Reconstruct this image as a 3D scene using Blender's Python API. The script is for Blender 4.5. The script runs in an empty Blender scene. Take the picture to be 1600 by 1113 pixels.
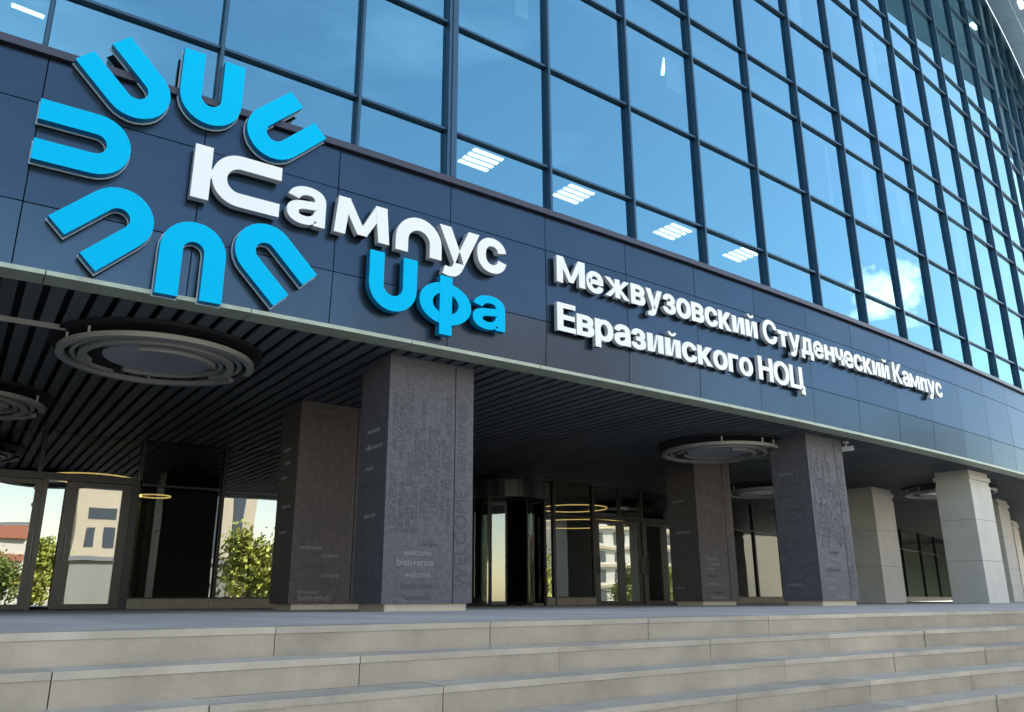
import bpy, bmesh, math, random
from mathutils import Vector, Matrix
random.seed(7)
S = bpy.context.scene
COL = S.collection
EYE = 1.638
PI = math.pi

# ------------------------------------------------------------------ camera
cam_d = bpy.data.cameras.new("camera")
cam = bpy.data.objects.new("camera", cam_d)
COL.objects.link(cam)
cam_d.sensor_width = 36.0
cam_d.lens = 36.0 * 1277.78 / 1600.0
cam_d.clip_start = 0.05
cam_d.clip_end = 5000
_r = Vector((0.83129411, -0.55581203, -0.0048058))
_u = Vector((-0.15552124, -0.24088703, 0.95801179))
_f = Vector((0.53363213, 0.79564215, 0.28668855))
m = Matrix(((_r.x, _u.x, -_f.x), (_r.y, _u.y, -_f.y), (_r.z, _u.z, -_f.z)))
cam.matrix_world = Matrix.Translation((0, 0, EYE)) @ m.to_4x4()
S.camera = cam

# ------------------------------------------------------------------ sky + sun
SUN_EL = math.radians(50)
SUN_AZ = math.radians(38)          # measured from +Y (behind the building) towards +X
w = bpy.data.worlds.new("World")
S.world = w
w.use_nodes = True
wt = w.node_tree
for n in list(wt.nodes):
    wt.nodes.remove(n)
N = wt.nodes.new
L = wt.links.new
out = N('ShaderNodeOutputWorld')
bg = N('ShaderNodeBackground')
bg.inputs['Strength'].default_value = 0.15
sky = N('ShaderNodeTexSky')
sky.sky_type = 'NISHITA'
sky.sun_disc = False
sky.sun_elevation = SUN_EL
sky.sun_rotation = SUN_AZ
sky.air_density = 1.0
sky.dust_density = 0.6
sky.ozone_density = 1.2
tc = N('ShaderNodeTexCoord')
# one cumulus puff low over the square, plus thin high veils
def cloud_mask(direction, w0, w1, noise_scale, soft):
    dv = Vector(direction).normalized()
    sub = N('ShaderNodeVectorMath'); sub.operation = 'SUBTRACT'
    L(tc.outputs['Generated'], sub.inputs[0]); sub.inputs[1].default_value = dv
    sc = N('ShaderNodeVectorMath'); sc.operation = 'MULTIPLY'
    L(sub.outputs[0], sc.inputs[0]); sc.inputs[1].default_value = (1 / w0, 1 / w0, 1 / w1)
    ln = N('ShaderNodeVectorMath'); ln.operation = 'LENGTH'
    L(sc.outputs[0], ln.inputs[0])
    no = N('ShaderNodeTexNoise'); no.inputs['Scale'].default_value = noise_scale
    no.inputs['Detail'].default_value = 6; no.inputs['Roughness'].default_value = 0.6
    L(tc.outputs['Generated'], no.inputs['Vector'])
    a = N('ShaderNodeMath'); a.operation = 'MULTIPLY_ADD'
    L(no.outputs['Fac'], a.inputs[0]); a.inputs[1].default_value = 2.4; a.inputs[2].default_value = -0.75
    b = N('ShaderNodeMath'); b.operation = 'SUBTRACT'
    L(a.outputs[0], b.inputs[0]); L(ln.outputs['Value'], b.inputs[1])
    c = N('ShaderNodeMapRange'); c.inputs['From Min'].default_value = -soft; c.inputs['From Max'].default_value = soft
    L(b.outputs[0], c.inputs['Value'])
    return c.outputs['Result']
cm = cloud_mask((0.898, -0.295, 0.326), 0.085, 0.04, 22, 0.35)
mix = N('ShaderNodeMixRGB'); mix.blend_type = 'MIX'
warm = N('ShaderNodeMixRGB'); warm.blend_type = 'MULTIPLY'; warm.inputs['Fac'].default_value = 1.0
L(sky.outputs['Color'], warm.inputs['Color1']); warm.inputs['Color2'].default_value = (1.24, 1.06, 0.86, 1)   # white balance for shade, put into the sky colour
L(cm, mix.inputs['Fac']); L(warm.outputs[0], mix.inputs['Color1'])
mix.inputs['Color2'].default_value = (14, 11, 9.2, 1)
veil = N('ShaderNodeTexNoise'); veil.inputs['Scale'].default_value = 2.2
veil.inputs['Detail'].default_value = 5; veil.inputs['Roughness'].default_value = 0.55
mp = N('ShaderNodeMapping'); mp.inputs['Scale'].default_value = (1, 1, 3.5)
L(tc.outputs['Generated'], mp.inputs['Vector']); L(mp.outputs[0], veil.inputs['Vector'])
vr = N('ShaderNodeMapRange'); vr.inputs['From Min'].default_value = 0.52; vr.inputs['From Max'].default_value = 0.85
vr.inputs['To Max'].default_value = 0.30
L(veil.outputs['Fac'], vr.inputs['Value'])
mix2 = N('ShaderNodeMixRGB')
L(vr.outputs['Result'], mix2.inputs['Fac']); L(mix.outputs[0], mix2.inputs['Color1'])
mix2.inputs['Color2'].default_value = (6.5, 7.2, 8, 1)
L(mix2.outputs[0], bg.inputs['Color'])
L(bg.outputs[0], out.inputs['Surface'])

sd = bpy.data.lights.new("sun", 'SUN')
sd.energy = 5.0
sd.angle = math.radians(0.5)
sd.color = (1.0, 0.95, 0.86)
sun = bpy.data.objects.new("sun", sd)
COL.objects.link(sun)
sdir = Vector((math.sin(SUN_AZ) * math.cos(SUN_EL), math.cos(SUN_AZ) * math.cos(SUN_EL), math.sin(SUN_EL)))
sun.rotation_euler = sdir.to_track_quat('Z', 'Y').to_euler()
sun.location = (40, 60, 80)

S.view_settings.view_transform = 'Standard'
S.view_settings.look = 'None'
S.view_settings.exposure = 2.05
S.view_settings.gamma = 1.0
S.cycles.max_bounces = 8
S.cycles.glossy_bounces = 5
S.cycles.transparent_max_bounces = 10
S.cycles.caustics_reflective = False
S.cycles.caustics_refractive = False

# ------------------------------------------------------------------ materials
def mat(name, col, rough=0.6, metal=0.0, spec=0.5, var=0.0, noise=None, bump=None, island=0.0, coat=0.0):
    """Principled; var/noise = mottling (scale, amount, detail); island = tone change from piece to piece."""
    M = bpy.data.materials.new(name); M.use_nodes = True
    t = M.node_tree; p = t.nodes['Principled BSDF']
    p.inputs['Base Color'].default_value = (*col, 1)
    p.inputs['Roughness'].default_value = rough
    p.inputs['Metallic'].default_value = metal
    p.inputs['Specular IOR Level'].default_value = spec
    p.inputs['Coat Weight'].default_value = coat
    src = None
    tcn = t.nodes.new('ShaderNodeTexCoord')
    if noise:
        sc, amt, det = noise
        no = t.nodes.new('ShaderNodeTexNoise'); no.inputs['Scale'].default_value = sc
        no.inputs['Detail'].default_value = det; no.inputs['Roughness'].default_value = 0.65
        t.links.new(tcn.outputs['Object'], no.inputs['Vector'])
        mr = t.nodes.new('ShaderNodeMapRange')
        mr.inputs['From Min'].default_value = 0.3; mr.inputs['From Max'].default_value = 0.7
        mr.inputs['To Min'].default_value = 1 - amt; mr.inputs['To Max'].default_value = 1 + amt
        t.links.new(no.outputs['Fac'], mr.inputs['Value'])
        src = mr.outputs['Result']
    if island:
        g = t.nodes.new('ShaderNodeNewGeometry')
        mr2 = t.nodes.new('ShaderNodeMapRange')
        mr2.inputs['To Min'].default_value = 1 - island; mr2.inputs['To Max'].default_value = 1 + island
        t.links.new(g.outputs['Random Per Island'], mr2.inputs['Value'])
        if src:
            mu = t.nodes.new('ShaderNodeMath'); mu.operation = 'MULTIPLY'
            t.links.new(src, mu.inputs[0]); t.links.new(mr2.outputs['Result'], mu.inputs[1]); src = mu.outputs[0]
        else:
            src = mr2.outputs['Result']
    if src:
        vm = t.nodes.new('ShaderNodeVectorMath'); vm.operation = 'SCALE'
        vm.inputs[0].default_value = col
        t.links.new(src, vm.inputs['Scale'])
        t.links.new(vm.outputs[0], p.inputs['Base Color'])
    if bump:
        sc, st = bump
        no = t.nodes.new('ShaderNodeTexNoise'); no.inputs['Scale'].default_value = sc
        no.inputs['Detail'].default_value = 4
        t.links.new(tcn.outputs['Object'], no.inputs['Vector'])
        b = t.nodes.new('ShaderNodeBump'); b.inputs['Strength'].default_value = st; b.inputs['Distance'].default_value = 0.01
        t.links.new(no.outputs['Fac'], b.inputs['Height']); t.links.new(b.outputs[0], p.inputs['Normal'])
    return M

def glass_mat(name, tint, refl, through, fac, rough=0.0, wav=0.0, wscale=1.2):
    """Coated architectural glass: part mirror, part see-through."""
    M = bpy.data.materials.new(name); M.use_nodes = True
    t = M.node_tree
    for n in list(t.nodes):
        t.nodes.remove(n)
    o = t.nodes.new('ShaderNodeOutputMaterial')
    gl = t.nodes.new('ShaderNodeBsdfGlossy'); gl.inputs['Color'].default_value = (*refl, 1); gl.inputs['Roughness'].default_value = rough
    tr = t.nodes.new('ShaderNodeBsdfTransparent'); tr.inputs['Color'].default_value = (*through, 1)
    mx = t.nodes.new('ShaderNodeMixShader')
    lw = t.nodes.new('ShaderNodeLayerWeight'); lw.inputs['Blend'].default_value = 0.35
    mr = t.nodes.new('ShaderNodeMapRange')
    mr.inputs['To Min'].default_value = fac; mr.inputs['To Max'].default_value = 1.0
    t.links.new(lw.outputs['Fresnel'], mr.inputs['Value'])
    cmx = t.nodes.new('ShaderNodeMixRGB'); cmx.inputs['Color1'].default_value = (*refl, 1)
    cmx.inputs['Color2'].default_value = (0.72, 0.76, 0.74, 1)
    t.links.new(lw.outputs['Fresnel'], cmx.inputs['Fac']); t.links.new(cmx.outputs[0], gl.inputs['Color'])
    t.links.new(mr.outputs['Result'], mx.inputs['Fac'])
    t.links.new(tr.outputs[0], mx.inputs[1]); t.links.new(gl.outputs[0], mx.inputs[2])
    if wav:
        tcn = t.nodes.new('ShaderNodeTexCoord')
        no = t.nodes.new('ShaderNodeTexNoise'); no.inputs['Scale'].default_value = wscale; no.inputs['Detail'].default_value = 1
        t.links.new(tcn.outputs['Object'], no.inputs['Vector'])
        b = t.nodes.new('ShaderNodeBump'); b.inputs['Strength'].default_value = 1.0; b.inputs['Distance'].default_value = wav
        t.links.new(no.outputs['Fac'], b.inputs['Height']); t.links.new(b.outputs[0], gl.inputs['Normal'])
    t.links.new(mx.outputs[0], o.inputs['Surface'])
    return M

def emit_mat(name, col, strength):
    M = bpy.data.materials.new(name); M.use_nodes = True
    p = M.node_tree.nodes['Principled BSDF']
    p.inputs['Base Color'].default_value = (*col, 1)
    p.inputs['Emission Color'].default_value = (*col, 1)
    p.inputs['Emission Strength'].default_value = strength
    return M

M_glass = glass_mat('facade_glass', None, (0.26, 0.62, 0.80), (0.42, 0.55, 0.62), 0.42, 0.0, 0.0010, 0.5)
M_glass_low = glass_mat('lobby_glass', None, (0.64, 0.66, 0.64), (0.50, 0.53, 0.50), 0.38, 0.0, 0.0022, 0.8)
M_glass_dark = glass_mat('revolving_glass', None, (0.6, 0.62, 0.6), (0.62, 0.66, 0.62), 0.12)
M_mull = mat('mullion_paint', (0.030, 0.078, 0.130), 0.35, 0.35, 0.5)
M_fasc = mat('fascia_panel', (0.040, 0.066, 0.100), 0.22, 0.75, 0.5, noise=(1.5, 0.05, 3), island=0.05)
_p = M_fasc.node_tree.nodes['Principled BSDF']; _p.inputs['Specular Tint'].default_value = (0.55, 0.62, 0.70, 1); _p.inputs['Specular IOR Level'].default_value = 0.25
M_dark = mat('dark_void', (0.008, 0.009, 0.012), 0.8)
M_trim = mat('sill_trim', (0.055, 0.055, 0.075), 0.4, 0.5)
M_drip = mat('drip_edge_paint', (0.36, 0.41, 0.32), 0.45, 0.2, noise=(3, 0.12, 3))
M_slat = mat('soffit_slat', (0.088, 0.098, 0.108), 0.55, 0.0, 0.15, island=0.14)
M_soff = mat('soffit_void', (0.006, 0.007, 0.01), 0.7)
M_frame = mat('lobby_frame', (0.020, 0.021, 0.024), 0.35, 0.4)
M_bronze = mat('door_frame', (0.045, 0.041, 0.036), 0.35, 0.5)
M_clad = mat('column_slate', (0.092, 0.089, 0.102), 0.6, 0.0, 0.4, noise=(11, 0.26, 8), bump=(30, 0.5))
M_clad_b = mat('column_slate_brown', (0.085, 0.072, 0.068), 0.6, 0.0, 0.4, noise=(11, 0.26, 8), bump=(30, 0.5))
M_let_d = mat('engraved_letter', (0.063, 0.060, 0.068), 0.7)
M_let_l = mat('pale_letter', (0.23, 0.23, 0.25), 0.6)
M_base = mat('column_base_stone', (0.50, 0.43, 0.33), 0.6, noise=(9, 0.12, 5))
M_pale = mat('pale_tile', (0.45, 0.435, 0.395), 0.55, noise=(1.6, 0.10, 6), island=0.03)
M_joint = mat('tile_joint', (0.16, 0.16, 0.16), 0.8)
M_plinth = mat('plinth_stone', (0.19, 0.17, 0.13), 0.5, noise=(6, 0.15, 5), island=0.12)
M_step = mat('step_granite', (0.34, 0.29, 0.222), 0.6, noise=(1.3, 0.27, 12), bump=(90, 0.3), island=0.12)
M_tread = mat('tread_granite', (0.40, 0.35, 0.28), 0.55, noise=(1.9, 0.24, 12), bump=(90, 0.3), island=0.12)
M_terr = mat('terrace_granite', (0.44, 0.395, 0.35), 0.7, noise=(1.2, 0.16, 6), island=0.12)
M_white = mat('sign_white', (0.82, 0.83, 0.82), 0.35, coat=0.2)
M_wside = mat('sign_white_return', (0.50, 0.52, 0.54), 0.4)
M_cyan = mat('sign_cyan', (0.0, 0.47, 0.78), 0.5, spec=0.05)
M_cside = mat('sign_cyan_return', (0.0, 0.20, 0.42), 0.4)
M_acryl = mat('sign_backing_acrylic', (0.42, 0.50, 0.56), 0.15)
M_ring = mat('ring_lamp_metal', (0.31, 0.31, 0.30), 0.45, 0.1)
M_rdisc = mat('ring_lamp_disc', (0.42, 0.46, 0.54), 0.3, 0.3)
M_tube = emit_mat('lamp_tube', (1.0, 0.92, 0.68), 1.05)
M_hoop = emit_mat('lit_hoop', (1.0, 0.72, 0.22), 0.4)
M_eavelamp = emit_mat('eave_lamp_diffuser', (1, 1, 1), 1.2)
M_hood = mat('lamp_housing', (0.5, 0.5, 0.5), 0.5)
M_int = mat('interior_wall', (0.20, 0.22, 0.25), 0.7)
M_ceil = mat('interior_ceiling', (0.32, 0.33, 0.34), 0.8)
M_conc = mat('roof_mass', (0.22, 0.23, 0.25), 0.6)
M_eave = mat('eave_panel', (0.10, 0.19, 0.28), 0.35, 0.5)
M_wallw = mat('white_blind', (0.8, 0.8, 0.78), 0.8)
M_curt = mat('lobby_curtain', (0.22, 0.23, 0.18), 0.8)
M_steel = mat('steel_handle', (0.05, 0.05, 0.05), 0.3, 0.8)

# ------------------------------------------------------------------ helpers
def tag(o, label=None, cat=None, group=None, kind=None):
    if label: o['label'] = label
    if cat: o['category'] = cat
    if group: o['group'] = group
    if kind: o['kind'] = kind
    return o

def empty(name, loc=(0, 0, 0)):
    o = bpy.data.objects.new(name, None); COL.objects.link(o); o.location = loc
    o.empty_display_size = 0.3
    return o

WORLD = {}
def obj(name, bm, mats, parent=None, origin=None, smooth=False):
    """Link a bmesh holding WORLD coordinates as one object; origin = world point of its pivot."""
    if parent is not None and origin is None:
        base = WORLD.get(parent.name, Vector((0, 0, 0)))
    else:
        base = Vector(origin or (0, 0, 0))
    me = bpy.data.meshes.new(name)
    bmesh.ops.transform(bm, matrix=Matrix.Translation(-base), verts=bm.verts)
    bm.to_mesh(me); bm.free()
    for mm in (mats if isinstance(mats, (list, tuple)) else [mats]):
        me.materials.append(mm)
    if smooth:
        for p in me.polygons: p.use_smooth = True
    o = bpy.data.objects.new(name, me); COL.objects.link(o)
    if parent is not None:
        o.parent = parent
        o.location = base - WORLD.get(parent.name, Vector((0, 0, 0)))
    else:
        o.location = base
    WORLD[o.name] = base
    return o

def thing(name, loc, label, cat, group=None):
    o = empty(name, loc); WORLD[o.name] = Vector(loc)
    return tag(o, label, cat, group)

# --- curved building line: arc length s along the facade, e = metres out from the fascia, z above eye level
K = 0.00523; D0 = 9.97041; S_BEND = 31.6; BEND = 0.056
def heading(s):
    return s * K + (BEND if s > S_BEND else 0.0)
def path(s, e=0.0, z=0.0):
    R = 1 / K
    if s <= S_BEND:
        p = Vector((R * math.sin(s * K), D0 + R - R * math.cos(s * K), 0)); h = s * K
    else:
        b = S_BEND * K
        p0 = Vector((R * math.sin(b), D0 + R - R * math.cos(b), 0))
        l = s - S_BEND; h = b + BEND + l * K
        hm = b + BEND + l * K / 2
        p = p0 + Vector((math.cos(hm) * l, math.sin(hm) * l, 0))
    n = Vector((math.sin(h), -math.cos(h), 0))
    p = p + n * e
    p.z = z + EYE
    return p

def quad(bm, a, b, c, d, mi=0):
    f = bm.faces.new([bm.verts.new(v) for v in (a, b, c, d)]); f.material_index = mi
    return f

def hexa(bm, pts, mi=0):
    """8 points: bottom 4 (ccw from above), top 4."""
    v = [bm.verts.new(p) for p in pts]
    for f in ((3, 2, 1, 0), (4, 5, 6, 7), (0, 1, 5, 4), (1, 2, 6, 5), (2, 3, 7, 6), (3, 0, 4, 7)):
        bm.faces.new([v[i] for i in f]).material_index = mi
    return v

def pbox(bm, s0, s1, e0, e1, z0, z1, mi=0):
    """box on the curved line between s0..s1, e0 (inner)..e1 (outer)."""
    a = [path(s0, e1, z0), path(s1, e1, z0), path(s1, e0, z0), path(s0, e0, z0)]
    b = [path(s0, e1, z1), path(s1, e1, z1), path(s1, e0, z1), path(s0, e0, z1)]
    return hexa(bm, a + b, mi)

def strip(bm, s0, s1, e0, e1, z0, z1, step=2.0, mi=0):
    """long box following the curve, welded as one ring-less tube."""
    n = max(1, int(math.ceil((s1 - s0) / step)))
    prev = None
    for i in range(n + 1):
        s = s0 + (s1 - s0) * i / n
        cur = [bm.verts.new(path(s, e, z)) for e, z in ((e1, z0), (e0, z0), (e0, z1), (e1, z1))]
        if prev:
            for k in range(4):
                bm.faces.new((prev[k], prev[(k + 1) % 4], cur[(k + 1) % 4], cur[k])).material_index = mi
        else:
            bm.faces.new(cur[::-1]).material_index = mi
        prev = cur
    bm.faces.new(prev).material_index = mi

def wbox(bm, x0, x1, y0, y1, z0, z1, M=None, mi=0):
    pts = [Vector(p) for p in ((x0, y0, z0), (x1, y0, z0), (x1, y1, z0), (x0, y1, z0), (x0, y0, z1), (x1, y0, z1), (x1, y1, z1), (x0, y1, z1))]
    if M: pts = [M @ p for p in pts]
    return hexa(bm, pts, mi)

def bevel(bm, w, seg=1):
    bmesh.ops.bevel(bm, geom=list(bm.edges), offset=w, segments=seg, affect='EDGES', clamp_overlap=True)

def frame_at(s, e, z):
    """matrix: local x along facade, y INTO the building, z up."""
    h = heading(s)
    return Matrix.Translation(path(s, e, z)) @ Matrix.Rotation(h, 4, 'Z')

# levels above eye height
Z_L = -0.13135; RISE = 0.15074; TREAD = 0.2981
Z_SOF = 3.507
Z_SILL = 6.23
ROWS = [6.33, 7.19, 9.217, 11.232, 12.243, 14.20, 16.253, 17.25, 19.22, 21.22, 22.22, 24.3]
Z_ROOF = 24.5
def mull_s(i):                       # i = 4 is the double post left of the centre
    return 5.59 + (i - 4) * 2.0 + (0.41 if i < 4 else 0.0)
S_LEFT = mull_s(-8); I0, I1 = -8, 31
S_RIGHT = mull_s(I1)
E_GL = -0.06                         # plane of the upper glass
E_W = -9.7                          # plane of the lobby glass
H0 = -EYE                            # ground

# ------------------------------------------------------------------ ground
def flat(name, pts, z, M, kind='structure'):
    bm = bmesh.new(); bm.faces.new([bm.verts.new((x, y, z)) for x, y in pts])
    return tag(obj(name, bm, M), kind=kind)
M_ground = mat('ground_paving', (0.37, 0.345, 0.30), 0.75, noise=(0.35, 0.12, 8))
M_road = mat('asphalt', (0.06, 0.06, 0.062), 0.8, noise=(0.8, 0.15, 8))
M_grass = mat('lawn', (0.07, 0.12, 0.03), 0.9, noise=(2, 0.3, 8))
flat('ground', [(-1500, -1500), (1500, -1500), (1500, 1500), (-1500, 1500)], 0.0, M_ground)
flat('road', [(-300, -33), (300, -33), (300, -25), (-300, -25)], 0.004, M_road)
flat('lawn', [(-300, -60), (300, -60), (300, -35), (-300, -35)], 0.004, M_grass)

# ------------------------------------------------------------------ stairs and terrace
def step_e(s, k):
    t = min(s, 16.0)
    e = 5.28952 + 0.06897 * (t - 8) + 0.01226 * (t - 8) ** 2
    if s > 16: e += (0.06897 + 2 * 0.01226 * 8) * (s - 16)
    if s < -2: e += 0.12 * (-2 - s)
    return e + k * TREAD
stairs = thing('staircase', path(6, 6.5, H0), 'long curved grey beige granite staircase rising to the terrace in front of the columns', 'stairs')
for k in range(10):
    bm = bmesh.new()
    zt = Z_L - k * RISE
    zb = zt - RISE
    s = -12.0 - random.random()
    while s < 34:
        wd = random.choice((1.38, 1.42, 1.46, 1.2, 1.44))
        j = 0.0025
        de = random.uniform(-0.004, 0.004); dz = random.uniform(-0.002, 0.002)
        nin = 0.42 if k else 0.36
        sub = 1
        a = [path(s + j, step_e(s + j, k) + de, zb), path(s + wd - j, step_e(s + wd - j, k) + de, zb),
             path(s + wd - j, step_e(s + wd - j, k) - nin, zb), path(s + j, step_e(s + j, k) - nin, zb)]
        # riser face set back under a thin projecting tread slab
        ZT = zt - 0.035 + dz
        b = [Vector((p.x, p.y, ZT + EYE - 0.001)) for p in a]
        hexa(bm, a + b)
        lip = 0.005
        c = [path(s + j, step_e(s + j, k) + de + lip, ZT), path(s + wd - j, step_e(s + wd - j, k) + de + lip, ZT),
             path(s + wd - j, step_e(s + wd - j, k) - nin, ZT), path(s + j, step_e(s + j, k) - nin, ZT)]
        d = [Vector((p.x, p.y, zt + dz + EYE)) for p in c]
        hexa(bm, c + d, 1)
        s += wd
    obj('step', bm, [M_step, M_tread], stairs)
# body under the steps and the terrace deck
bm = bmesh.new()
ss = [-24 + 1.0 * i for i in range(70)]
for s0, s1 in zip(ss[:-1], ss[1:]):
    rowsE = [lambda s: E_W - 9.0, lambda s: E_W + 0.3, lambda s: 0.0, lambda s: 2.4, lambda s: step_e(s, 0) - 0.365]
    for fa, fb in zip(rowsE[:-1], rowsE[1:]):
        quad(bm, path(s0, fb(s0), Z_L - 0.004), path(s1, fb(s1), Z_L - 0.004), path(s1, fa(s1), Z_L - 0.004), path(s0, fa(s0), Z_L - 0.004))
    for k in range(10):
        pass
tag(obj('terrace', bm, M_terr), kind='structure')
# ------------------------------------------------------------------ the building
bld = thing('campus_building', path(12, -6, Z_L), 'curved dark glass campus building with a panelled sign band above a columned entrance', 'building')
def part(name, bm, M, parent=bld, **kw):
    return obj(name, bm, M, parent, **kw)

# structural mass that shades the square: back wall, roof, end walls, floor slabs
bm = bmesh.new(); strip(bm, S_LEFT - 4, S_RIGHT, -20.4, -20.0, H0, Z_ROOF, 3); part('back_wall', bm, M_int)
bm = bmesh.new(); strip(bm, S_LEFT - 4, S_RIGHT, -20.0, -0.3, Z_ROOF + 0.06, Z_ROOF + 0.9, 3); part('roof', bm, M_conc)
for sa, sb in ((S_LEFT - 4.3, S_LEFT - 4.0), (S_RIGHT + 0.02, S_RIGHT + 0.3)):
    bm = bmesh.new(); pbox(bm, sa, sb, -20.4, 0.0, Z_SOF, Z_ROOF); part('end_wall', bm, M_conc)
for za, zb in ((4.2, 6.2), (11.27, 12.2), (16.30, 17.2), (21.27, 22.17)):
    bm = bmesh.new(); strip(bm, S_LEFT - 4, S_RIGHT, -20.0, -0.36, za, zb, 3); part('floor_slab', bm, M_ceil)
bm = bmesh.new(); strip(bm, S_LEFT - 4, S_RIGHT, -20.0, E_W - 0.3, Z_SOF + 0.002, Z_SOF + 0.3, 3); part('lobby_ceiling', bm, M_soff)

bm = bmesh.new(); strip(bm, -46, S_LEFT - 4.31, -20.4, -0.02, Z_SOF, Z_ROOF, 4); strip(bm, -46, S_LEFT - 4.31, -20.4, E_W, H0, Z_SOF - .003, 4); part('side_wing', bm, M_mull)
bm = bmesh.new(); pbox(bm, -34, -14.2, 0.2, 19, H0, Z_ROOF); part('left_sky_blocker', bm, M_mull)  # unseen block added to cut sky light from the left
M_sage = mat('sage_panel', (0.30, 0.36, 0.30), 0.6)
bm = bmesh.new(); pbox(bm, 59.2, 59.55, -20.2, -0.4, Z_L - 0.003, Z_SOF - 0.003); part('end_sky_blocker', bm, M_sage)  # unseen closure added to keep bright sky out of the right-hand panes
# eave: wide underside with bright lamps
bm = bmesh.new(); strip(bm, S_LEFT - 4, S_RIGHT, -0.3, 0.06, Z_ROOF - 0.12, Z_ROOF + 0.02, 2); part('eave_beam', bm, M_mull)
bm = bmesh.new()
for i in range(I0, I1):
    pbox(bm, mull_s(i) + 0.01, mull_s(i + 1) - 0.01, 0.07, 0.75, Z_ROOF + 0.05, Z_ROOF + 0.25)
    pbox(bm, mull_s(i) + 0.01, mull_s(i + 1) - 0.01, 0.78, 3.4, Z_ROOF + 0.06, Z_ROOF + 0.28)
part('eave', bm, M_eave)

# glass, with every pane a touch out of plane
panes = []
for i in range(I0, I1):
    for r in range(len(ROWS) - 1):
        s0, s1 = mull_s(i) + 0.03, mull_s(i + 1) - 0.03
        z0, z1 = ROWS[r] + 0.02, ROWS[r + 1] - 0.02
        panes.append((i, r, s0, s1, z0, z1))
R3 = (_r, _u, _f)
def proj(p):
    v = p - Vector((0, 0, EYE)); zf = v.dot(_f)
    if zf < 0.2: return None
    return (800 + 1277.8 * v.dot(_r) / zf, 556.5 - 1277.8 * v.dot(_u) / zf)
def area(P):
    c = [proj(path(a, E_GL, b)) for a, b in ((P[2], P[4]), (P[3], P[4]), (P[3], P[5]), (P[2], P[5]))]
    if None in c: return 0
    c = [(min(max(x, 0), 1600), min(max(y, 0), 1113)) for x, y in c]
    return abs(sum(c[k][0] * c[(k + 1) % 4][1] - c[(k + 1) % 4][0] * c[k][1] for k in range(4)) / 2)
panes.sort(key=area, reverse=True)
def add_pane(bm, P, tilt):
    _, _, s0, s1, z0, z1 = P
    a, b = random.gauss(0, tilt), random.gauss(0, tilt)
    quad(bm, path(s0, E_GL - a - b, z0), path(s1, E_GL + a - b, z0), path(s1, E_GL + a + b, z1), path(s0, E_GL - a + b, z1))
for P in panes[:100]:
    bm = bmesh.new(); add_pane(bm, P, 0.003)
    part('glass_pane', bm, M_glass)
bm = bmesh.new()
for P in panes[100:]: add_pane(bm, P, 0.003)
tag(part('glass_pane', bm, M_glass), kind='stuff')

# posts and rails
for i in range(I0, I1 + 1):
    bm = bmesh.new(); s = mull_s(i)
    if i == 4:
        pbox(bm, s - 0.085, s - 0.025, -0.16, 0.05, Z_SILL + 0.11, Z_ROOF - 0.13)
        pbox(bm, s + 0.025, s + 0.085, -0.16, 0.05, Z_SILL + 0.11, Z_ROOF - 0.13)
        pbox(bm, s - 0.024, s + 0.024, -0.14, 0.07, Z_SILL + 0.11, Z_ROOF - 0.13)
    else:
        pbox(bm, s - 0.022, s + 0.022, -0.16, 0.05, Z_SILL + 0.11, Z_ROOF - 0.13)
    part('mullion', bm, M_mull)
for z in ROWS[1:-1]:
    bm = bmesh.new()
    for i in range(I0, I1):
        pbox(bm, mull_s(i) + 0.028 + (0.06 if i == 4 else 0), mull_s(i + 1) - 0.028 - (0.06 if i == 3 else 0), -0.13, 0.004, z - 0.02, z + 0.02)
    part('transom', bm, M_mull)
# interior blinds and partitions seen through the upper panes
bm = bmesh.new()
for i in range(I0, I1):
    for z0, z1 in ((6.25, 11.26), (12.21, 16.29), (17.21, 21.26)):
        if random.random() < 0.4:
            s = mull_s(i) + random.uniform(0.3, 1.6)
            pbox(bm, s, s + random.choice((0.12, 0.3, 0.5)), -0.30, -0.26, z1 - random.uniform(0.8, 2.2), z1)
part('blind', bm, M_wallw)

# sill trim, fascia panels, drip edge
bm = bmesh.new(); strip(bm, S_LEFT, S_RIGHT, -0.3, 0.075, Z_SILL, Z_SILL + 0.1, 1.0); part('sill_trim', bm, M_trim)
bm = bmesh.new(); strip(bm, S_LEFT, S_RIGHT, -0.3, -0.1, Z_SOF + 0.02, Z_SILL - 0.003, 1.0); part('fascia_backing', bm, M_dark)
bm = bmesh.new()
FZ = [(3.58, 4.34), (4.34, 5.60), (5.60, 6.222)]
s = 0.065 - 1.85 * 6
while s < S_RIGHT - 2:
    for z0, z1 in FZ:
        g = 0.007
        a, b = random.gauss(0, 0.0012), random.gauss(0, 0.0012)
        s0, s1 = s + g, s + 1.85 - g
        k = -0.042 if z0 < 4 else 0.0        # the lowest row leans in at the foot
        lo = [path(s0, a - b + k, z0 + g), path(s1, -a - b + k, z0 + g), path(s1, -0.09, z0 + g), path(s0, -0.09, z0 + g)]
        hi = [path(s0, a + b, z1 - g), path(s1, -a + b, z1 - g), path(s1, -0.09, z1 - g), path(s0, -0.09, z1 - g)]
        hexa(bm, lo + hi)
    s += 1.85
part('fascia', bm, M_fasc)
bm = bmesh.new()
s = S_LEFT
while s < S_RIGHT - 2.3:
    pbox(bm, s + 0.006, s + 2.3 - 0.006, -0.32, 0.03, Z_SOF + 0.008, Z_SOF + 0.062)
    s += 2.3
part('drip_edge', bm, M_drip)
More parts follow.
